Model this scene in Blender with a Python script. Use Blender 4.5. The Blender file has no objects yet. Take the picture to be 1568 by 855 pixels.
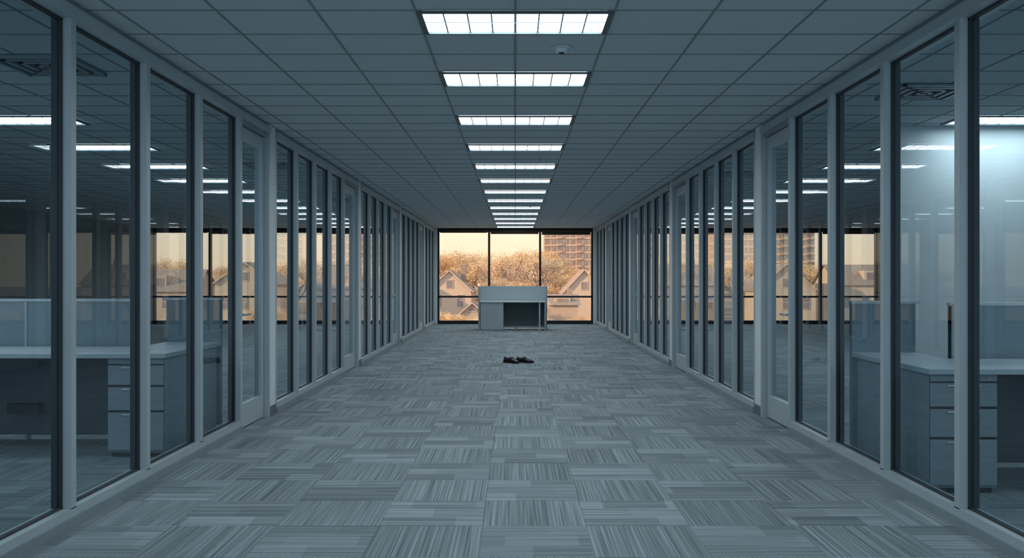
import bpy, math, random
from mathutils import Vector, Matrix
random.seed(7)
S = bpy.context.scene
H = 2.70; EYE = 1.27; W = 2.27; YB = 25.8; OW = 10.2; Y0 = -1.4; GZ = -6.5

# ------------------------------------------------------------------ materials
def nt(name):
    m = bpy.data.materials.new(name); m.use_nodes = True
    n = m.node_tree; n.nodes.clear()
    o = n.nodes.new('ShaderNodeOutputMaterial')
    return m, n, o
def L(n, a, b): n.links.new(a, b)
def math_(n, op, a, b=None, c=None):
    x = n.nodes.new('ShaderNodeMath'); x.operation = op
    for i, v in enumerate((a, b, c)):
        if v is None: continue
        if hasattr(v, 'is_linked'): L(n, v, x.inputs[i])
        else: x.inputs[i].default_value = v
    return x.outputs[0]
def comb(n, x, y, z):
    c = n.nodes.new('ShaderNodeCombineXYZ')
    for i, v in enumerate((x, y, z)):
        if hasattr(v, 'is_linked'): L(n, v, c.inputs[i])
        else: c.inputs[i].default_value = v
    return c.outputs[0]
def noise(n, vec, scale, detail=2, rough=.5):
    t = n.nodes.new('ShaderNodeTexNoise'); t.inputs['Scale'].default_value = scale
    t.inputs['Detail'].default_value = detail; t.inputs['Roughness'].default_value = rough
    if vec is not None: L(n, vec, t.inputs['Vector'])
    return t.outputs['Fac']
def ramp(n, fac, stops):
    r = n.nodes.new('ShaderNodeValToRGB')
    while len(r.color_ramp.elements) < len(stops): r.color_ramp.elements.new(.5)
    for e, (p, c) in zip(r.color_ramp.elements, stops):
        e.position = p; e.color = (*c, 1)
    L(n, fac, r.inputs[0]); return r.outputs[0]
def obj_co(n):
    return n.nodes.new('ShaderNodeTexCoord').outputs['Object']
def pbr(name, col, rough=.5, metal=0, var=.06, scale=8, spec=.5, bump=0, stretch=None, bscale=None):
    m, n, o = nt(name)
    p = n.nodes.new('ShaderNodeBsdfPrincipled')
    co = obj_co(n)
    if stretch:
        mp = n.nodes.new('ShaderNodeMapping'); mp.inputs['Scale'].default_value = stretch
        L(n, co, mp.inputs[0]); co = mp.outputs[0]
    f = noise(n, co, scale, 3)
    lo = tuple(max(0, c * (1 - var)) for c in col); hi = tuple(min(1, c * (1 + var)) for c in col)
    L(n, ramp(n, f, [(.3, lo), (.7, hi)]), p.inputs['Base Color'])
    p.inputs['Roughness'].default_value = rough; p.inputs['Metallic'].default_value = metal
    p.inputs['Specular IOR Level'].default_value = spec
    if bump:
        b = n.nodes.new('ShaderNodeBump'); b.inputs['Strength'].default_value = bump
        b.inputs['Distance'].default_value = .002
        L(n, noise(n, co, bscale or scale * 10, 2), b.inputs['Height']); L(n, b.outputs[0], p.inputs['Normal'])
    L(n, p.outputs[0], o.inputs[0]); return m

def glass(name, tint, r0):
    m, n, o = nt(name)
    g = n.nodes.new('ShaderNodeNewGeometry')
    d = n.nodes.new('ShaderNodeVectorMath'); d.operation = 'DOT_PRODUCT'
    L(n, g.outputs['Normal'], d.inputs[0]); L(n, g.outputs['Incoming'], d.inputs[1])
    c = math_(n, 'ABSOLUTE', d.outputs['Value'])
    k = math_(n, 'POWER', math_(n, 'SUBTRACT', 1, c), 5)
    R = math_(n, 'MULTIPLY_ADD', k, 1 - r0, r0)
    t = n.nodes.new('ShaderNodeBsdfTransparent'); t.inputs[0].default_value = (*tint, 1)
    s = n.nodes.new('ShaderNodeBsdfGlossy'); s.inputs['Roughness'].default_value = .0
    s.inputs['Color'].default_value = (.9, .95, 1, 1)
    mx = n.nodes.new('ShaderNodeMixShader')
    L(n, R, mx.inputs[0]); L(n, t.outputs[0], mx.inputs[1]); L(n, s.outputs[0], mx.inputs[2])
    L(n, mx.outputs[0], o.inputs[0]); return m

def emis(name, col, st):
    m, n, o = nt(name)
    e = n.nodes.new('ShaderNodeEmission')
    f = noise(n, obj_co(n), 40, 1)
    L(n, ramp(n, f, [(.3, tuple(c * .97 for c in col)), (.7, col)]), e.inputs[0])
    e.inputs[1].default_value = st
    L(n, e.outputs[0], o.inputs[0]); return m

def carpet():
    m, n, o = nt('carpet_tile')
    T = .533
    sx = n.nodes.new('ShaderNodeSeparateXYZ'); L(n, obj_co(n), sx.inputs[0])
    x, y = sx.outputs[0], sx.outputs[1]
    u = math_(n, 'DIVIDE', math_(n, 'ADD', x, .17 + T * 40), T)
    v = math_(n, 'DIVIDE', math_(n, 'ADD', y, -4.70 + T * 40), T)
    cu, cv = math_(n, 'FLOOR', u), math_(n, 'FLOOR', v)
    fu, fv = math_(n, 'FRACT', u), math_(n, 'FRACT', v)
    par = math_(n, 'MODULO', math_(n, 'ADD', cu, cv), 2)     # quarter-turn layout
    wn = n.nodes.new('ShaderNodeTexWhiteNoise'); wn.noise_dimensions = '3D'
    L(n, comb(n, cu, cv, 3.3), wn.inputs['Vector']); rnd = wn.outputs['Value']
    off = math_(n, 'MULTIPLY', rnd, 37)
    A = noise(n, comb(n, math_(n, 'MULTIPLY', x, 135), math_(n, 'MULTIPLY', y, .8), off), 1, 1.5, .6)
    B = noise(n, comb(n, math_(n, 'MULTIPLY', x, .9), math_(n, 'MULTIPLY', y, 110), off), 1, 1.5, .6)
    def mix(a, b, f):
        return math_(n, 'ADD', math_(n, 'MULTIPLY', a, math_(n, 'SUBTRACT', 1, f)), math_(n, 'MULTIPLY', b, f))
    st = mix(A, B, par)
    bandB = n.nodes.new('ShaderNodeTexWhiteNoise'); bandB.noise_dimensions = '3D'
    v3 = math_(n, 'FLOOR', math_(n, 'MULTIPLY', v, 3))
    L(n, comb(n, math_(n, 'FLOOR', math_(n, 'ADD', math_(n, 'MULTIPLY', u, 1.5), math_(n, 'MULTIPLY', v3, .37))), v3, 1.7), bandB.inputs['Vector'])
    bandA = n.nodes.new('ShaderNodeTexWhiteNoise'); bandA.noise_dimensions = '3D'
    L(n, comb(n, math_(n, 'FLOOR', math_(n, 'MULTIPLY', u, 3)), cv, 5.1), bandA.inputs['Vector'])
    bd = mix(math_(n, 'MULTIPLY_ADD', bandA.outputs[0], .4, .25), bandB.outputs[0], par)
    fine = noise(n, comb(n, x, y, 0), 260, 2)
    s2 = math_(n, 'MULTIPLY', math_(n, 'SUBTRACT', st, .5), 1.9)
    val = math_(n, 'ADD', math_(n, 'ADD', .5, s2), math_(n, 'MULTIPLY', math_(n, 'SUBTRACT', bd, .5), .40))
    val = math_(n, 'ADD', val, math_(n, 'MULTIPLY', math_(n, 'SUBTRACT', fine, .5), .3))
    val = math_(n, 'ADD', val, math_(n, 'MULTIPLY', math_(n, 'SUBTRACT', rnd, .5), .12))
    e1 = math_(n, 'LESS_THAN', math_(n, 'MINIMUM', fu, fv), .010)
    val = math_(n, 'SUBTRACT', val, math_(n, 'MULTIPLY', e1, .18))
    col = ramp(n, val, [(0., (.12, .152, .17)), (.5, (.262, .312, .335)), (1., (.46, .525, .555))])
    p = n.nodes.new('ShaderNodeBsdfPrincipled'); L(n, col, p.inputs['Base Color'])
    p.inputs['Roughness'].default_value = .9; p.inputs['Specular IOR Level'].default_value = .15
    b = n.nodes.new('ShaderNodeBump'); b.inputs['Strength'].default_value = .25; b.inputs['Distance'].default_value = .003
    L(n, val, b.inputs['Height']); L(n, b.outputs[0], p.inputs['Normal'])
    L(n, p.outputs[0], o.inputs[0]); return m

M = dict(
    carpet=carpet(),
    tile=pbr('acoustic_tile', (.56, .625, .65), .95, var=.10, scale=160, spec=.1, bump=.5, bscale=220),
    tbar=pbr('ceiling_grid_bar', (.23, .27, .29), .6, var=.03),
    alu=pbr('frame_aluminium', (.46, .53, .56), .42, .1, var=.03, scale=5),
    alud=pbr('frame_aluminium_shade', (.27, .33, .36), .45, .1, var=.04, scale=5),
    gask_shade=pbr('black_gasket_shade', (.03, .04, .047), .6, var=.1),
    paint=pbr('wall_paint', (.74, .80, .82), .8, var=.03, scale=3, bump=.1),
    dpaint=pbr('wall_paint_grey', (.22, .28, .32), .85, var=.04, scale=3),
    base=pbr('rubber_base', (.14, .17, .19), .6, var=.1),
    glass=glass('partition_glass', (.56, .67, .715), .032),
    wglass=glass('window_glass', (.98, .98, .97), .03),
    lens=emis('troffer_lens', (.86, .95, 1.0), 11.0),
    lframe=pbr('troffer_frame', (.10, .13, .15), .5, .2),
    rib=pbr('troffer_rib', (.42, .52, .58), .4),
    dark=pbr('window_frame_bronze', (.022, .022, .024), .45, .4),
    blind=pbr('roller_blind', (.06, .045, .035), .8),
    lam=pbr('desk_laminate', (.62, .69, .73), .4, var=.04, scale=6),
    ped=pbr('pedestal_steel', (.34, .405, .44), .5, .0, var=.08, scale=2.5, stretch=(3, 3, 22)),
    dped=pbr('desk_side_laminate', (.40, .46, .49), .5, .0, var=.04, scale=2.5),
    seam=pbr('drawer_gap', (.03, .036, .04), .7),
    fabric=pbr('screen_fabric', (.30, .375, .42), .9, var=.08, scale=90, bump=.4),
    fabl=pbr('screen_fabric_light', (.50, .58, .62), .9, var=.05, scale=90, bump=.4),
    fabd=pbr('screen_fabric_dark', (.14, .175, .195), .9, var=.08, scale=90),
    steel=pbr('brushed_steel', (.5, .55, .58), .3, .9, var=.04),
    leather=pbr('black_leather', (.010, .011, .014), .36, var=.2, scale=30, bump=.2),
    lining=pbr('shoe_lining', (.05, .04, .035), .8),
    rubber=pbr('shoe_sole', (.006, .006, .007), .6),
    white=pbr('white_plastic', (.6, .68, .72), .4, var=.02),
    sidA=pbr('siding_cream', (.66, .47, .33), .8, var=.08, scale=1.5, stretch=(1, 1, 10)),  # exterior materials from here have peach haze mixed into their colours
    sidB=pbr('siding_tan', (.54, .38, .27), .8, var=.1, scale=1.5, stretch=(1, 1, 10)),
    roof=pbr('roof_shingle', (.38, .26, .19), .9, var=.2, scale=4),
    brick=pbr('tower_concrete', (.58, .38, .26), .85, var=.1, scale=.6),
    bwin=pbr('building_window', (.30, .22, .18), .25, var=.25, scale=.8),
    wtrim=pbr('house_trim', (.68, .50, .37), .7),
    bark=pbr('bark', (.30, .18, .11), .9, var=.2),
    twig=pbr('canopy_warm_lit', (.86, .56, .32), .95, var=.25, scale=.9, spec=.1),  # bare-tree canopy, orange glow of the low sun put into its colour
    ground=pbr('street_ground', (.42, .29, .2), .95, var=.2, scale=.08),
)

# ------------------------------------------------------------------ mesh builder
class MB:
    def __init__(s): s.v = []; s.f = []; s.m = []; s.mats = []; s.sm = []
    def mi(s, k):
        if k not in s.mats: s.mats.append(k)
        return s.mats.index(k)
    def box(s, x0, x1, y0, y1, z0, z1, k, bev=0):
        if x0 > x1: x0, x1 = x1, x0
        if y0 > y1: y0, y1 = y1, y0
        b = len(s.v)
        s.v += [(x0,y0,z0),(x1,y0,z0),(x1,y1,z0),(x0,y1,z0),(x0,y0,z1),(x1,y0,z1),(x1,y1,z1),(x0,y1,z1)]
        for q in ((0,3,2,1),(4,5,6,7),(0,1,5,4),(1,2,6,5),(2,3,7,6),(3,0,4,7)):
            s.f.append([b + i for i in q]); s.m.append(s.mi(k)); s.sm.append(False)
    def quad(s, pts, k):
        b = len(s.v); s.v += list(pts); s.f.append([b + i for i in range(len(pts))]); s.m.append(s.mi(k)); s.sm.append(False)
    def cyl(s, c, r, h, k, axis='z', n=16, r2=None, smooth=True):
        r2 = r if r2 is None else r2
        b = len(s.v)
        for j, (rr, t) in enumerate(((r, 0), (r2, h))):
            for i in range(n):
                a = 2 * math.pi * i / n; p, q = rr * math.cos(a), rr * math.sin(a)
                s.v.append({'z': (c[0]+p, c[1]+q, c[2]+t), 'x': (c[0]+t, c[1]+p, c[2]+q), 'y': (c[0]+p, c[1]+t, c[2]+q)}[axis])
        for i in range(n):
            j = (i + 1) % n
            s.f.append([b+i, b+j, b+n+j, b+n+i]); s.m.append(s.mi(k)); s.sm.append(smooth)
        s.f.append([b+i for i in range(n)][::-1]); s.m.append(s.mi(k)); s.sm.append(False)
        s.f.append([b+n+i for i in range(n)]); s.m.append(s.mi(k)); s.sm.append(False)
    def tube(s, p, q, r0, r1, k, n=6):
        p, q = Vector(p), Vector(q); d = (q - p).normalized()
        a = d.orthogonal().normalized(); bb = d.cross(a); b = len(s.v)
        for c, r in ((p, r0), (q, r1)):
            for i in range(n):
                t = 2 * math.pi * i / n; s.v.append(tuple(c + a * r * math.cos(t) + bb * r * math.sin(t)))
        for i in range(n):
            j = (i + 1) % n; s.f.append([b+i, b+j, b+n+j, b+n+i]); s.m.append(s.mi(k)); s.sm.append(True)
    def obj(s, name, bevel=0, loc=(0, 0, 0)):
        me = bpy.data.meshes.new(name); me.from_pydata([tuple(v) for v in s.v], [], s.f)
        for k in s.mats: me.materials.append(M[k])
        me.polygons.foreach_set('material_index', s.m); me.polygons.foreach_set('use_smooth', s.sm)
        me.update()
        o = bpy.data.objects.new(name, me); S.collection.objects.link(o); o.location = loc
        if bevel:
            md = o.modifiers.new('bevel', 'BEVEL'); md.width = bevel; md.segments = 2; md.limit_method = 'ANGLE'
        return o
def inst(o, name, loc, rotz=0, sc=(1, 1, 1)):
    c = bpy.data.objects.new(name, o.data); S.collection.objects.link(c)
    for md in o.modifiers:
        if md.type == 'BEVEL':
            d = c.modifiers.new('bevel', 'BEVEL'); d.width = md.width; d.segments = 2; d.limit_method = 'ANGLE'
    c.location = loc; c.rotation_euler = (0, 0, rotz); c.scale = sc; return c

# ------------------------------------------------------------------ room shell
b = MB(); b.box(-OW, OW, Y0, YB + .2, -.15, 0, 'carpet'); b.obj('floor')
TW = .53
rows = [6.28 + .42 * i for i in range(0, 47)] + [6.28 - .475 * i for i in range(1, 17)]
rows = sorted(r for r in rows if Y0 < r < YB)
b = MB(); b.box(-OW - .15, OW + .15, Y0 - .15, YB + .25, H, H + .25, 'tile')
for r in rows: b.box(-OW, OW, r - .006, r + .006, H - .004, H + .001, 'tbar')
k = -19
while k <= 19:
    b.box(k * TW - .006, k * TW + .006, Y0, YB, H - .005, H + .001, 'tbar'); k += 1
b.obj('ceiling')
for s, nm in ((-1, 'wall_left'), (1, 'wall_right')):
    b = MB(); b.box(s * OW, s * (OW + .15), Y0, YB + .2, -.15, H, 'dpaint')
    b.box(s * (OW - .012), s * OW, Y0, YB, 0, .1, 'base'); b.obj(nm)
# drywall divider in the right-hand suite
b = MB(); b.box(3.45, OW, 8.52, 8.64, 0, H, 'paint'); b.box(3.44, OW, 8.508, 8.52, 0, .1, 'base'); b.obj('wall_divider')

# ------------------------------------------------------------------ glazed partitions
def vert_mullion(b, s, y, w=.055):
    b.box(s * W, s * (W + .045), y - w / 2, y + w / 2, .09, 2.61, 'alu')
    b.box(s * (W + .045), s * (W + .105), y - w / 2 + .004, y + w / 2 - .004, .09, 2.61, 'gask_shade')  # rear of mullion coloured near-black to stand for shade in the recess
    for q in (-1, 1):
        b.box(s * (W + .043), s * (W + .067), y + q * w / 2, y + q * (w / 2 + .012), .09, 2.61, 'gask_shade')
def header(b, s, a, e):
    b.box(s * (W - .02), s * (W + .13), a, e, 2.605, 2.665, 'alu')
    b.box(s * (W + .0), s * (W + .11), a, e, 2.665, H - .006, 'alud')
def partition(s, ys):
    b = MB(); a, e = ys[0], ys[-1]
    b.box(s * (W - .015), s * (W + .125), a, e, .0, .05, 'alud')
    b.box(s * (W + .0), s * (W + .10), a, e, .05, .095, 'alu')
    b.box(s * (W + .043), s * (W + .067), a, e, .095, .105, 'gask_shade')
    header(b, s, a, e)
    b.box(s * (W + .043), s * (W + .067), a, e, 2.59, 2.605, 'gask_shade')
    for y in ys: vert_mullion(b, s, y)
    gx = s * (W + .055)
    for y0, y1 in zip(ys[:-1], ys[1:]):
        b.quad([(gx, y0 + .027, .1), (gx, y1 - .027, .1), (gx, y1 - .027, 2.6), (gx, y0 + .027, 2.6)], 'glass')
    return b.obj('glass_partition')
dn = [0]
def door(s, y0, y1):
    dn[0] += 1; b = MB(); x0, x1 = s * (W + .035), s * (W + .08)
    header(b, s, y0 + .03, y1 - .005)
    a, e = y0 + .03, y1 - .055
    b.box(s * (W - .01), s * (W + .12), y1 - .05, y1 - .005, 0, 2.605, 'alu')
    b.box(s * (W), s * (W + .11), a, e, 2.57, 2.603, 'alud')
    b.box(x0, x1, a + .005, a + .085, .012, 2.56, 'alu')
    b.box(x0, x1, e - .085, e - .005, .012, 2.56, 'alu')
    b.box(x0, x1, a + .085, e - .085, 2.45, 2.56, 'alu')
    b.box(x0, x1, a + .085, e - .085, .012, .21, 'alu')
    g = s * (W + .057)
    b.quad([(g, a + .08, .2), (g, e - .08, .2), (g, e - .08, 2.46), (g, a + .08, 2.46)], 'glass')
    hx = s * (W + .035)
    b.cyl((hx, a + .045, .97), .026, -s * .012, 'steel', 'x')
    b.cyl((hx, a + .045, .97), .009, -s * .055, 'steel', 'x')
    b.box(hx - s * .045, hx - s * .06, a + .04, a + .16, .962, .978, 'steel')
    b.cyl((s*(W+.08), a + .045, .97), .009, s * .05, 'steel', 'x')
    b.box(s*(W+.12), s*(W+.135), a + .04, a + .16, .962, .978, 'steel')
    b.obj('door_%d' % dn[0])
tn = [0]
def pier(s, y0, y1):
    tn[0] += 1; b = MB()
    b.box(s * (W + .0), s * (W + .13), y0 + .002, y1 - .03, 0, H - .006, 'paint')
    b.box(s * (W - .01), s * (W + .0), y0 + .002, y1 - .03, 0, .09, 'base')
    b.obj('trim_%d' % tn[0])
for s in (-1, 1):
    partition(s, [-1.25 + .85 * i + .0 for i in range(5)])
    door(s, 2.15, 3.42); pier(s, 3.44, 3.70)
    partition(s, [3.74, 4.70, 5.66, 6.62, 7.58]); door(s, 7.58, 8.43)
    y = 8.43
    for i in range(3):
        pier(s, y, y + .25)
        ys = [y + .25 + .87 * k for k in range(5)]
        partition(s, ys); door(s, ys[-1], y + 4.78)
        y += 4.78
    pier(s, y, y + .25)
    partition(s, [y + .25 + .9 * k for k in range(4)])

# ------------------------------------------------------------------ facades (far end glazed; rear glazing is added to let in fill light)
wn_ = [0]
def window(x0, x1, mull, Y=YB, f=1):
    wn_[0] += 1; b = MB(); a, e = Y - f * .06, Y + f * .06
    b.box(x0, x1, a - f * .03, e, 0, .10, 'dark'); b.box(x0, x1, a, e, 2.60, H - .006, 'dark')
    b.box(x0, x0 + .05, a, e, .1, 2.6, 'dark'); b.box(x1 - .05, x1, a, e, .1, 2.6, 'dark')
    for m_ in mull: b.box(m_ - .03, m_ + .03, a - f * .02, e, .1, 2.6, 'dark')
    b.box(x0, x1, a, e, .745, .795, 'dark')
    b.quad([(x0, Y, .1), (x1, Y, .1), (x1, Y, 2.6), (x0, Y, 2.6)], 'wglass')
    xs = [x0 + .03] + list(mull) + [x1 - .03]
    for i, (p, q) in enumerate(zip(xs[:-1], xs[1:])):
        d = (.02, .055, .075)[i % 3]
        b.cyl((p + .04, Y - f * .11, 2.63), .035, q - p - .08, 'blind', 'x', 12)
        b.box(p + .045, q - .045, Y - f * .085, Y - f * .08, 2.60 - d, 2.63, 'blind')
        b.box(p + .045, q - .045, Y - f * .09, Y - f * .075, 2.59 - d, 2.60 - d, 'dark')
    b.obj('window_%d' % wn_[0])
for Y, f, nm in ((YB, 1, 'wall_front'), (Y0 + .1, -1, 'wall_back')):  # windows behind the camera are added to brighten camera-facing surfaces
    b = MB()
    for s in (-1, 1):
        b.box(s * 2.19, s * 2.45, Y - .1, Y + .1, 0, H - .001, 'paint')
        b.box(s * 6.83, s * 7.15, Y - .1, Y + .1, 0, H - .001, 'paint')
    b.obj(nm)
    window(-2.19, 2.19, [-.737, .70], Y, f)
    window(2.45, 6.83, [3.92, 5.36], Y, f); window(-6.83, -2.45, [-5.36, -3.92], Y, f)
    window(7.15, OW, [8.6], Y, f); window(-OW, -7.15, [-8.6], Y, f)

# ------------------------------------------------------------------ ceiling lights
def troffer():
    b = MB(); w, d = .515, .21
    b.quad([(-w + .02, -d + .012, 0), (-w + .02, d - .012, 0), (w - .02, d - .012, 0), (w - .02, -d + .012, 0)], 'lens')
    for x0, x1, y0, y1 in ((-w - .01, -w + .02, -d, d), (w - .02, w + .01, -d, d), (-w, w, -d, -d + .014), (-w, w, d - .014, d)):
        b.box(x0, x1, y0, y1, -.014, .0, 'lframe')
    for i in range(1, 8):
        x = -w + 2 * w * i / 8; t = .0045 if i != 4 else .007
        b.box(x - t, x + t, -d + .014, d - .014, -.004, -.001, 'rib')
    b.box(-w, w, -.007, .007, -.004, -.001, 'rib')
    return b
tb = troffer(); first = None
ly = [5.06, 6.28 + .21] + [6.28 + .21 + 1.68 * i for i in range(1, 12)]
ly = [-.2, 1.6, 3.3] + ly
for x in (0, -4.42, 4.42):
    for y in ly:
        if y > YB - .4: continue
        if first is None: first = tb.obj('ceiling_light', loc=(x, y, H - .006))
        else: inst(first, 'ceiling_light', (x, y, H - .006))
b = MB(); b.cyl((0, 0, -.012), .062, .012, 'white', n=28); b.cyl((0, 0, -.036), .034, .024, 'white', n=28, r2=.052); b.cyl((0,0,-.042),.018,.006,'gask_shade',n=20)
b.obj('smoke_detector', loc=(.285, 5.63, H - .001))
for i, (x, y) in enumerate(((.29, 10.8), (.29, 17.6), (-.27, 14.2))):
    b = MB(); b.cyl((0, 0, -.005), .035, .005, 'white', n=20); b.cyl((0, 0, -.04), .008, .036, 'steel', n=10); b.cyl((0, 0, -.044), .02, .004, 'steel', n=16)
    b.obj('fire_sprinkler', loc=(x, y, H - .001))
def diffuser(loc):
    b = MB()
    b.box(-.27, .27, -.27, .27, -.002, 0, 'gask_shade')
    for r in (.27, .20, .13, .06):
        z0, z1 = -.02, -.002
        for x0, x1, y0, y1 in ((-r, r, -r, -r + .03), (-r, r, r - .03, r), (-r, -r + .03, -r, r), (r - .03, r, -r, r)):
            b.box(x0, x1, y0, y1, z0, z1, 'alud')
    b.obj('air_diffuser', loc=loc)
for x, y in ((-3.1, 6.07), (3.1, 6.93), (-3.1, 11.5), (3.1, 12.4), (-3.1, 16.5), (3.1, 17.4)): diffuser((x, y, H - .005))

# ------------------------------------------------------------------ workstations
def pedestal(b, x0, x1, y0, y1):
    b.box(x0, x1, y0 + .02, y1, .03, .705, 'ped')
    b.box(x0 + .02, x1 - .02, y0 + .03, y1 - .02, 0, .03, 'seam')
    b.box(x0 + .004, x1 - .004, y0 + .012, y0 + .02, .05, .70, 'seam')
    for z0, z1 in ((.05, .325), (.335, .505), (.515, .66)):
        b.box(x0 + .003, x1 - .003, y0, y0 + .014, z0, z1 - .006, 'ped')
        b.box(min(x0,x1) + .10, max(x0,x1) - .10, y0 - .006, y0, z1 - .03, z1 - .018, 'steel')
    b.cyl((max(x0,x1) - .05, y0 - .003, .683), .01, .01, 'steel', 'y', 10)
    b.box(x0 + .003, x1 - .003, y0, y0 + .014, .664, .702, 'ped')
def workstation(s, xin, yf, length=2.7):
    b = MB(); X = lambda t: s * (xin + t)
    a, c = sorted((X(0), X(.40)))
    pedestal(b, a, c, yf, yf + .6)
    b.box(a, c, yf + .62, yf + 1.15, .03, .705, 'ped'); b.box(a + .02, c - .02, yf + .64, yf + 1.13, 0, .03, 'seam')
    b.box(X(-.02), X(.44), yf + .70, yf + 1.2, .707, .74, 'lam')
    b.box(X(-.02), X(length), yf - .03, yf + .70, .707, .74, 'lam')
    yb = yf + .72
    b.box(X(.47), X(length), yb, yb + .05, .04, 1.09, 'fabric')
    b.box(X(.46), X(length + .01), yb - .005, yb + .055, 1.09, 1.112, 'lam')
    b.box(X(.47), X(length), yb - .004, yb + .054, .70, .715, 'alud')
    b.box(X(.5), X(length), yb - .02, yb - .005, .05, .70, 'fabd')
    for t in (.47, 1.35, 2.2):
        b.box(X(t), X(t + .025), yb - .008, yb + .058, 0, 1.1, 'alu')
    b.box(X(-.02), X(.44), yf + 1.2, yf + 1.25, .04, 1.09, 'fabric')
    b.box(X(-.025), X(.47), yf + 1.195, yf + 1.255, 1.09, 1.112, 'lam')
    b.box(X(length - .04), X(length), yf, yf + .68, 0, .705, 'alud')
    b.box(X(1.2), X(1.45), yf + .6, yf + .66, .22, .30, 'seam')
    return b.obj('cubicle_workstation', bevel=.003)
for s, xin, ys in ((-1, 2.5, (6.5, 1.6)), (1, 2.45, (5.4, .6))):
    for y in ys: workstation(s, xin, y, 2.7)

# central desk in front of the window
b = MB(); x0, x1, yf = -.87, .77, 22.5
pedx = x0 + .58
b.box(x0 + .005, pedx, yf + .02, yf + .62, .0, .69, 'dped')
b.box(x0 + .012, pedx - .008, yf + .008, yf + .02, .02, .685, 'dped')
b.box(x0, x1 - .02, yf - .02, yf + .66, .69, .725, 'lam')
b.box(x0, x1, yf + .68, yf + .73, .05, 1.075, 'fabl')
b.box(x0, x1, yf + .675, yf + .735, 1.075, 1.092, 'lam')
b.box(x0 - .04, x0 - .002, yf - .02, yf + .735, .0, 1.088, 'ped')
b.box(x1 - .012, x1 + .025, yf + .30, yf + .735, .0, 1.088, 'ped')
b.box(x1 - .19, x1 - .15, yf + .03, yf + .09, 0, .69, 'alu'); b.box(x1 - .05, x1 - .015, yf + .0, yf + .3, 0, .69, 'dped')
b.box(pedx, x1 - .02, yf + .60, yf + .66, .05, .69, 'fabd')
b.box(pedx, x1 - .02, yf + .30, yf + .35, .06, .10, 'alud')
b.box(pedx + .3, pedx + .34, yf + .05, yf + .6, 0, .04, 'alud')
b.obj('office_desk', bevel=.004)

# ------------------------------------------------------------------ shoes
def shoe(name, loc, yaw, mir=1):
    b = MB(); N = 30; K = 24; Lg = .285
    def itp(pts, t):
        for (a, p), (c, q) in zip(pts[:-1], pts[1:]):
            if a <= t <= c:
                u = (t - a) / (c - a); u = u * u * (3 - 2 * u); return p + (q - p) * u
        return pts[-1][1]
    def wid(t): return itp([(0, .016), (.04, .028), (.15, .036), (.35, .034), (.5, .041), (.68, .050), (.85, .043), (.95, .029), (1, .010)], t)
    def top(t): return itp([(0, .065), (.03, .092), (.12, .094), (.28, .080), (.42, .098), (.5, .090), (.62, .068), (.8, .050), (.93, .041), (1, .024)], t)
    bx = len(b.v)
    for i in range(N + 1):
        t = i / N; w, h = wid(t), top(t); z0 = .022
        bend = .012 * math.sin(t * math.pi) * mir
        for j in range(K):
            a = 2 * math.pi * j / K; ca, sa = math.cos(a), math.sin(a)
            x = w * math.copysign(abs(ca) ** .75, ca); z = z0 + (h - z0) * (.5 + .5 * math.copysign(abs(sa) ** .8, sa))
            if z > z0 + (h - z0) * .6: x *= .86
            if .05 < t < .42 and sa > .6: z = z0 + .012
            b.v.append(((t - .5) * Lg, x + bend, z))
    for i in range(N):
        for j in range(K):
            k2 = (j + 1) % K
            b.f.append([bx + i*K + j, bx + (i+1)*K + j, bx + (i+1)*K + k2, bx + i*K + k2])
            t = (i + .5) / N; sa = math.sin(2 * math.pi * (j + .5) / K)
            b.m.append(b.mi('lining' if (.07 < t < .40 and sa > .7) else 'leather')); b.sm.append(True)
    for i in (0, N):
        b.f.append([bx + i*K + j for j in range(K)]); b.m.append(b.mi('leather')); b.sm.append(True)
    for (ta, tb2, zl, zh, ex) in ((0, 1, .012, .026, .005), (0, .27, .0, .013, .003), (.45, .97, .0, .013, .002)):
        n2 = 20; base = len(b.v); ring = []
        for i in range(n2 + 1):
            t = ta + (tb2 - ta) * i / n2; ring.append((t, wid(t) + ex))
        pts = [((t - .5) * Lg * 1.02, w + .012 * math.sin(t * math.pi) * mir) for t, w in ring] + [((t - .5) * Lg * 1.02, -w + .012 * math.sin(t * math.pi) * mir) for t, w in ring[::-1]]
        n3 = len(pts)
        b.v += [(x, y, zl) for x, y in pts] + [(x, y, zh) for x, y in pts]
        for i in range(n3):
            j = (i + 1) % n3; b.f.append([base + i, base + j, base + n3 + j, base + n3 + i]); b.m.append(b.mi('rubber')); b.sm.append(False)
        b.f.append([base + i for i in range(n3)][::-1]); b.m.append(b.mi('rubber')); b.sm.append(False)
        b.f.append([base + n3 + i for i in range(n3)]); b.m.append(b.mi('rubber')); b.sm.append(False)
    for q in range(4):
        t = .45 + q * .045; h = top(t)
        b.tube(((t - .5) * Lg, -.02 + .008 * mir, h - .004), ((t - .5) * Lg + .004, .02 + .012 * mir, h - .004), .0028, .0028, 'rubber', 6)
    o = b.obj(name, loc=loc); o.rotation_euler = (0, 0, yaw); return o
shoe('dress_shoe', (-.060, 13.78, 0.001), math.radians(-40), 1)
shoe('dress_shoe', (.150, 13.84, 0.001), math.radians(-26), -1)

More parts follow.
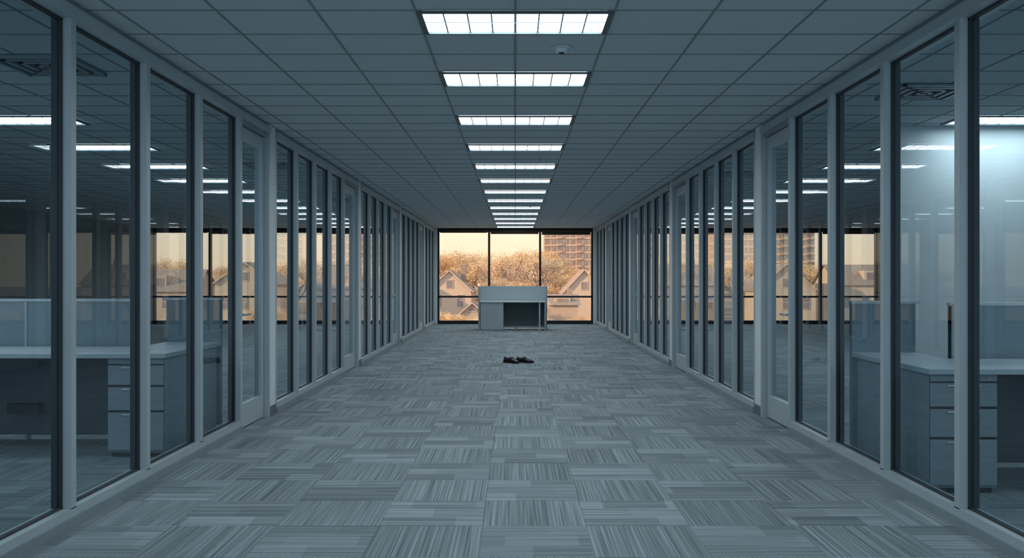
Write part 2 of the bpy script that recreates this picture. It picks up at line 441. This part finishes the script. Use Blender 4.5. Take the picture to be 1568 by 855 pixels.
# ------------------------------------------------------------------ exterior
b = MB(); b.quad([(-500, YB + 3, GZ), (500, YB + 3, GZ), (500, 900, GZ), (-500, 900, GZ)], 'ground'); b.obj('ground')
def house(cx, y, w, d, wall, rise, mat, axis='y'):
    b = MB(); z0, ze = GZ, GZ + wall; zr = ze + rise
    b.box(cx - w/2, cx + w/2, y, y + d, z0, ze, mat)
    o = .35
    if axis == 'y':
        b.quad([(cx - w/2, y, ze), (cx + w/2, y, ze), (cx, y, zr)], mat); b.quad([(cx - w/2, y+d, ze), (cx, y+d, zr), (cx + w/2, y+d, ze)], mat)
        for s in (-1, 1):
            e = cx + s * (w/2 + o); k = rise * o / (w/2)
            b.quad([(e, y - o, ze - k), (e, y + d + o, ze - k), (cx, y + d + o, zr), (cx, y - o, zr)], 'roof')
            b.quad([(e, y - o, ze - k - .12), (cx, y - o, zr - .12), (cx, y - o, zr + .02), (e, y - o, ze - k + .02)], 'wtrim')
        b.box(cx - .5, cx + .5, y - .06, y + .02, ze + .1, ze + 1.3 * min(1, rise/2.5), 'wtrim'); b.box(cx - .4, cx + .4, y - .08, y, ze + .2, ze + 1.2 * min(1, rise/2.5), 'bwin')
    else:
        b.quad([(cx - w/2 - o, y - o, ze), (cx + w/2 + o, y - o, ze), (cx + w/2 + o, y + d/2, zr), (cx - w/2 - o, y + d/2, zr)], 'roof')
        b.quad([(cx - w/2 - o, y + d + o, ze), (cx - w/2 - o, y + d/2, zr), (cx + w/2 + o, y + d/2, zr), (cx + w/2 + o, y + d + o, ze)], 'roof')
        for s in (-1, 1): b.quad([(cx + s*w/2, y, ze), (cx + s*w/2, y + d, ze), (cx + s*w/2, y + d/2, zr)], mat)
        b.box(cx - .9, cx + .9, y + d*.1, y + d*.4, ze, ze + rise * .7, mat); b.box(cx - .6, cx + .6, y + d*.1 - .05, y + d*.1, ze + .3, ze + rise * .6, 'bwin')
    n = max(2, int(w / 1.9))
    for i in range(n):
        x = cx - w/2 + w * (i + .5) / n
        for zz in (z0 + 1, z0 + 4.2):
            if zz + 1.6 > ze: continue
            b.box(x - .47, x + .47, y - .06, y + .02, zz - .1, zz + 1.6, 'wtrim'); b.box(x - .38, x + .38, y - .08, y, zz, zz + 1.5, 'bwin')
            b.box(x - .38, x + .38, y - .1, y - .07, zz + .77, zz + .83, 'wtrim')
    b.box(cx + w*.22, cx + w*.22 + .6, y + d*.5, y + d*.5 + .6, ze, zr + .7, 'roof')
    b.obj('house')
house(-8.5, 118, 5.6, 9, 6.4, 2.5, 'sidA'); house(-4.9, 104, 2.8, 5, 3.9, 1.2, 'sidB')
house(8.9, 118, 5.2, 9, 6.2, 2.8, 'sidA'); house(5.4, 104, 3.4, 7, 4.8, 1.2, 'sidB', 'x')
house(-20.5, 112, 8, 9, 6.6, 2.6, 'sidB', 'x'); house(-32, 108, 7, 9, 7.4, 2.4, 'sidA'); house(-44, 112, 9, 9, 6.2, 2.8, 'sidB', 'x')
house(20.5, 112, 8, 9, 7.0, 2.6, 'sidB', 'x'); house(32, 108, 7, 9, 6.6, 3.0, 'sidA'); house(44, 112, 9, 9, 7, 2.6, 'sidA', 'x')
def tower(x0, x1, y, top, fl=2.75):
    b = MB(); b.box(x0, x1, y, y + 18, GZ, top, 'brick')
    n = int((top - GZ) / fl); c = int((x1 - x0) / 2.9); w = (x1 - x0) / c
    for f in range(n):
        z = GZ + f * fl
        b.box(x0 - .1, x1 + .1, y - .35, y, z - .18, z + .12, 'wtrim')
        for i in range(c):
            x = x0 + i * w
            k = i % 3
            if k == 2:
                b.box(x + .3, x + w - .3, y - .9, y - .1, z + .12, z + .9, 'brick'); b.box(x + .3, x + w - .3, y - .12, y + .0, z + .9, z + fl - .35, 'bwin')
            else:
                b.box(x + .45, x + w - .45, y - .12, y + .0, z + .8, z + fl - .4, 'bwin'); b.box(x + w/2 - .06, x + w/2 + .06, y - .16, y - .1, z + .8, z + fl - .4, 'wtrim')
    b.obj('apartment_building')
tower(13.2, 66, 420, 38, 3.3); tower(-62, -38, 300, 20); tower(72, 108, 330, 24)
def tree(seed, h=12.0):
    rd = random.Random(seed); b = MB()
    b.tube((0, 0, 0), (0, 0, h * .4), .28, .2, 'bark', 8); tips = []
    def grow(p, d, l, rr, k):
        q = p + d * l; b.tube(p, q, rr, rr * .6, 'bark', 4)
        if k == 0: tips.append(q); return
        for _ in range(3):
            nd = (d + Vector((rd.uniform(-.8, .8), rd.uniform(-.8, .8), rd.uniform(-.15, .55)))).normalized(); grow(q, nd, l * rd.uniform(.62, .85), rr * .6, k - 1)
    for i in range(6):
        a = i * 1.05 + rd.random(); grow(Vector((0, 0, h * rd.uniform(.26, .42))), Vector((math.cos(a) * .75, math.sin(a) * .75, .8)).normalized(), h * .2, .13, 3)
    mi = b.mi('twig')
    for t in tips:
        for _ in range(60):
            c = t + Vector((rd.gauss(0, .55), rd.gauss(0, .55), rd.gauss(0, .45)))
            u = Vector((rd.uniform(-1, 1), rd.uniform(-1, 1), rd.uniform(-1, 1))).normalized() * rd.uniform(.08, .17); v = u.orthogonal().normalized() * rd.uniform(.03, .07)
            k = len(b.v); b.v += [tuple(c - u), tuple(c + v), tuple(c + u), tuple(c - v)]; b.f.append([k, k+1, k+2, k+3]); b.m.append(mi); b.sm.append(False)
    return b
protos = []
for i in range(3):
    o = tree(20 + i).obj('tree', loc=((-9.6, 165, GZ), (1.6, 150, GZ), (-6.2, 155, GZ))[i]); o.scale = ((1.22, 1.22, 1.22), (1.08, 1.08, 1.08), (1.06, 1.06, 1.06))[i]; protos.append(o)
rd = random.Random(3)
pl = [(-13.5, 160, 1.15), (4.0, 165, 1.16), (7.5, 190, .95), (-7, 180, 1.25), (-2.2, 178, .84), (-3.2, 92, .40), (1.2, 100, .52), (-2.0, 130, .7), (3.2, 130, .72), (.4, 125, .62), (13.5, 130, .6), (2.4, 92, .36), (-1.2, 90, .36), (6.6, 92, .36), (-6.6, 94, .42)]
for i in range(13):
    for s in (-1, 1): pl.append((s * (17 + i * 5 + rd.uniform(-1.5, 1.5)), rd.uniform(150, 210), rd.uniform(.8, 1.15)))
for i in range(5):
    for s in (-1, 1): pl.append((s * (14.8 + i * 11.6), rd.uniform(96, 98), rd.uniform(.35, .45)))
for i in range(22): pl.append((-60 + i * 5.7, 225 + rd.uniform(-8, 8), rd.uniform(.75, 1.0)))
for i, (x, y, sc) in enumerate(pl): inst(protos[i % 3], 'tree', (x, y, GZ), rd.uniform(0, 6), (sc, sc, sc))

# ------------------------------------------------------------------ world + sun
w = bpy.data.worlds.new('World'); S.world = w; w.use_nodes = True; n = w.node_tree; n.nodes.clear()
o = n.nodes.new('ShaderNodeOutputWorld'); bg = n.nodes.new('ShaderNodeBackground')
sx = n.nodes.new('ShaderNodeSeparateXYZ'); L(n, n.nodes.new('ShaderNodeTexCoord').outputs['Generated'], sx.inputs[0])
warm = ramp(n, sx.outputs[2], [(0, (1.0, .68, .44)), (.025, (1.0, .72, .49)), (.07, (1.0, .79, .60)), (.4, (.68, .72, .78)), (1, (.42, .55, .70))])
cool = ramp(n, sx.outputs[2], [(0, (.62, .82, 1.0)), (.3, (.60, .80, 1.0)), (1, (.42, .60, .80))])  # cool sky half behind camera, added as fill through the rear windows
mx = n.nodes.new('ShaderNodeMix'); mx.data_type = 'RGBA'
f = n.nodes.new('ShaderNodeMapRange'); f.inputs['From Min'].default_value = -.25; f.inputs['From Max'].default_value = .35; L(n, sx.outputs[1], f.inputs['Value'])
L(n, f.outputs[0], mx.inputs[0]); L(n, cool, mx.inputs[6]); L(n, warm, mx.inputs[7]); L(n, mx.outputs[2], bg.inputs[0])
bg.inputs[1].default_value = 1.2; L(n, bg.outputs[0], o.inputs[0])
sd = bpy.data.lights.new('sun', 'SUN'); sd.energy = 4.5; sd.color = (1, .70, .42); sd.angle = math.radians(1)
so = bpy.data.objects.new('sun', sd); S.collection.objects.link(so); so.location = (-40, -40, 60)
so.rotation_euler = Vector((1, .42, -.32)).to_track_quat('-Z', 'Y').to_euler()

# ------------------------------------------------------------------ camera
cd = bpy.data.cameras.new('camera'); cam = bpy.data.objects.new('camera', cd); S.collection.objects.link(cam)
cam.location = (0, 0, EYE); cam.rotation_euler = (math.radians(90), 0, 0)
cd.sensor_width = 36; cd.lens = 1400 / 1568 * 36; cd.shift_x = -5 / 1568; cd.clip_end = 2000; cd.clip_start = .05
S.camera = cam
S.view_settings.view_transform = 'Standard'
S.view_settings.look = 'None'
S.view_settings.exposure = 0.15
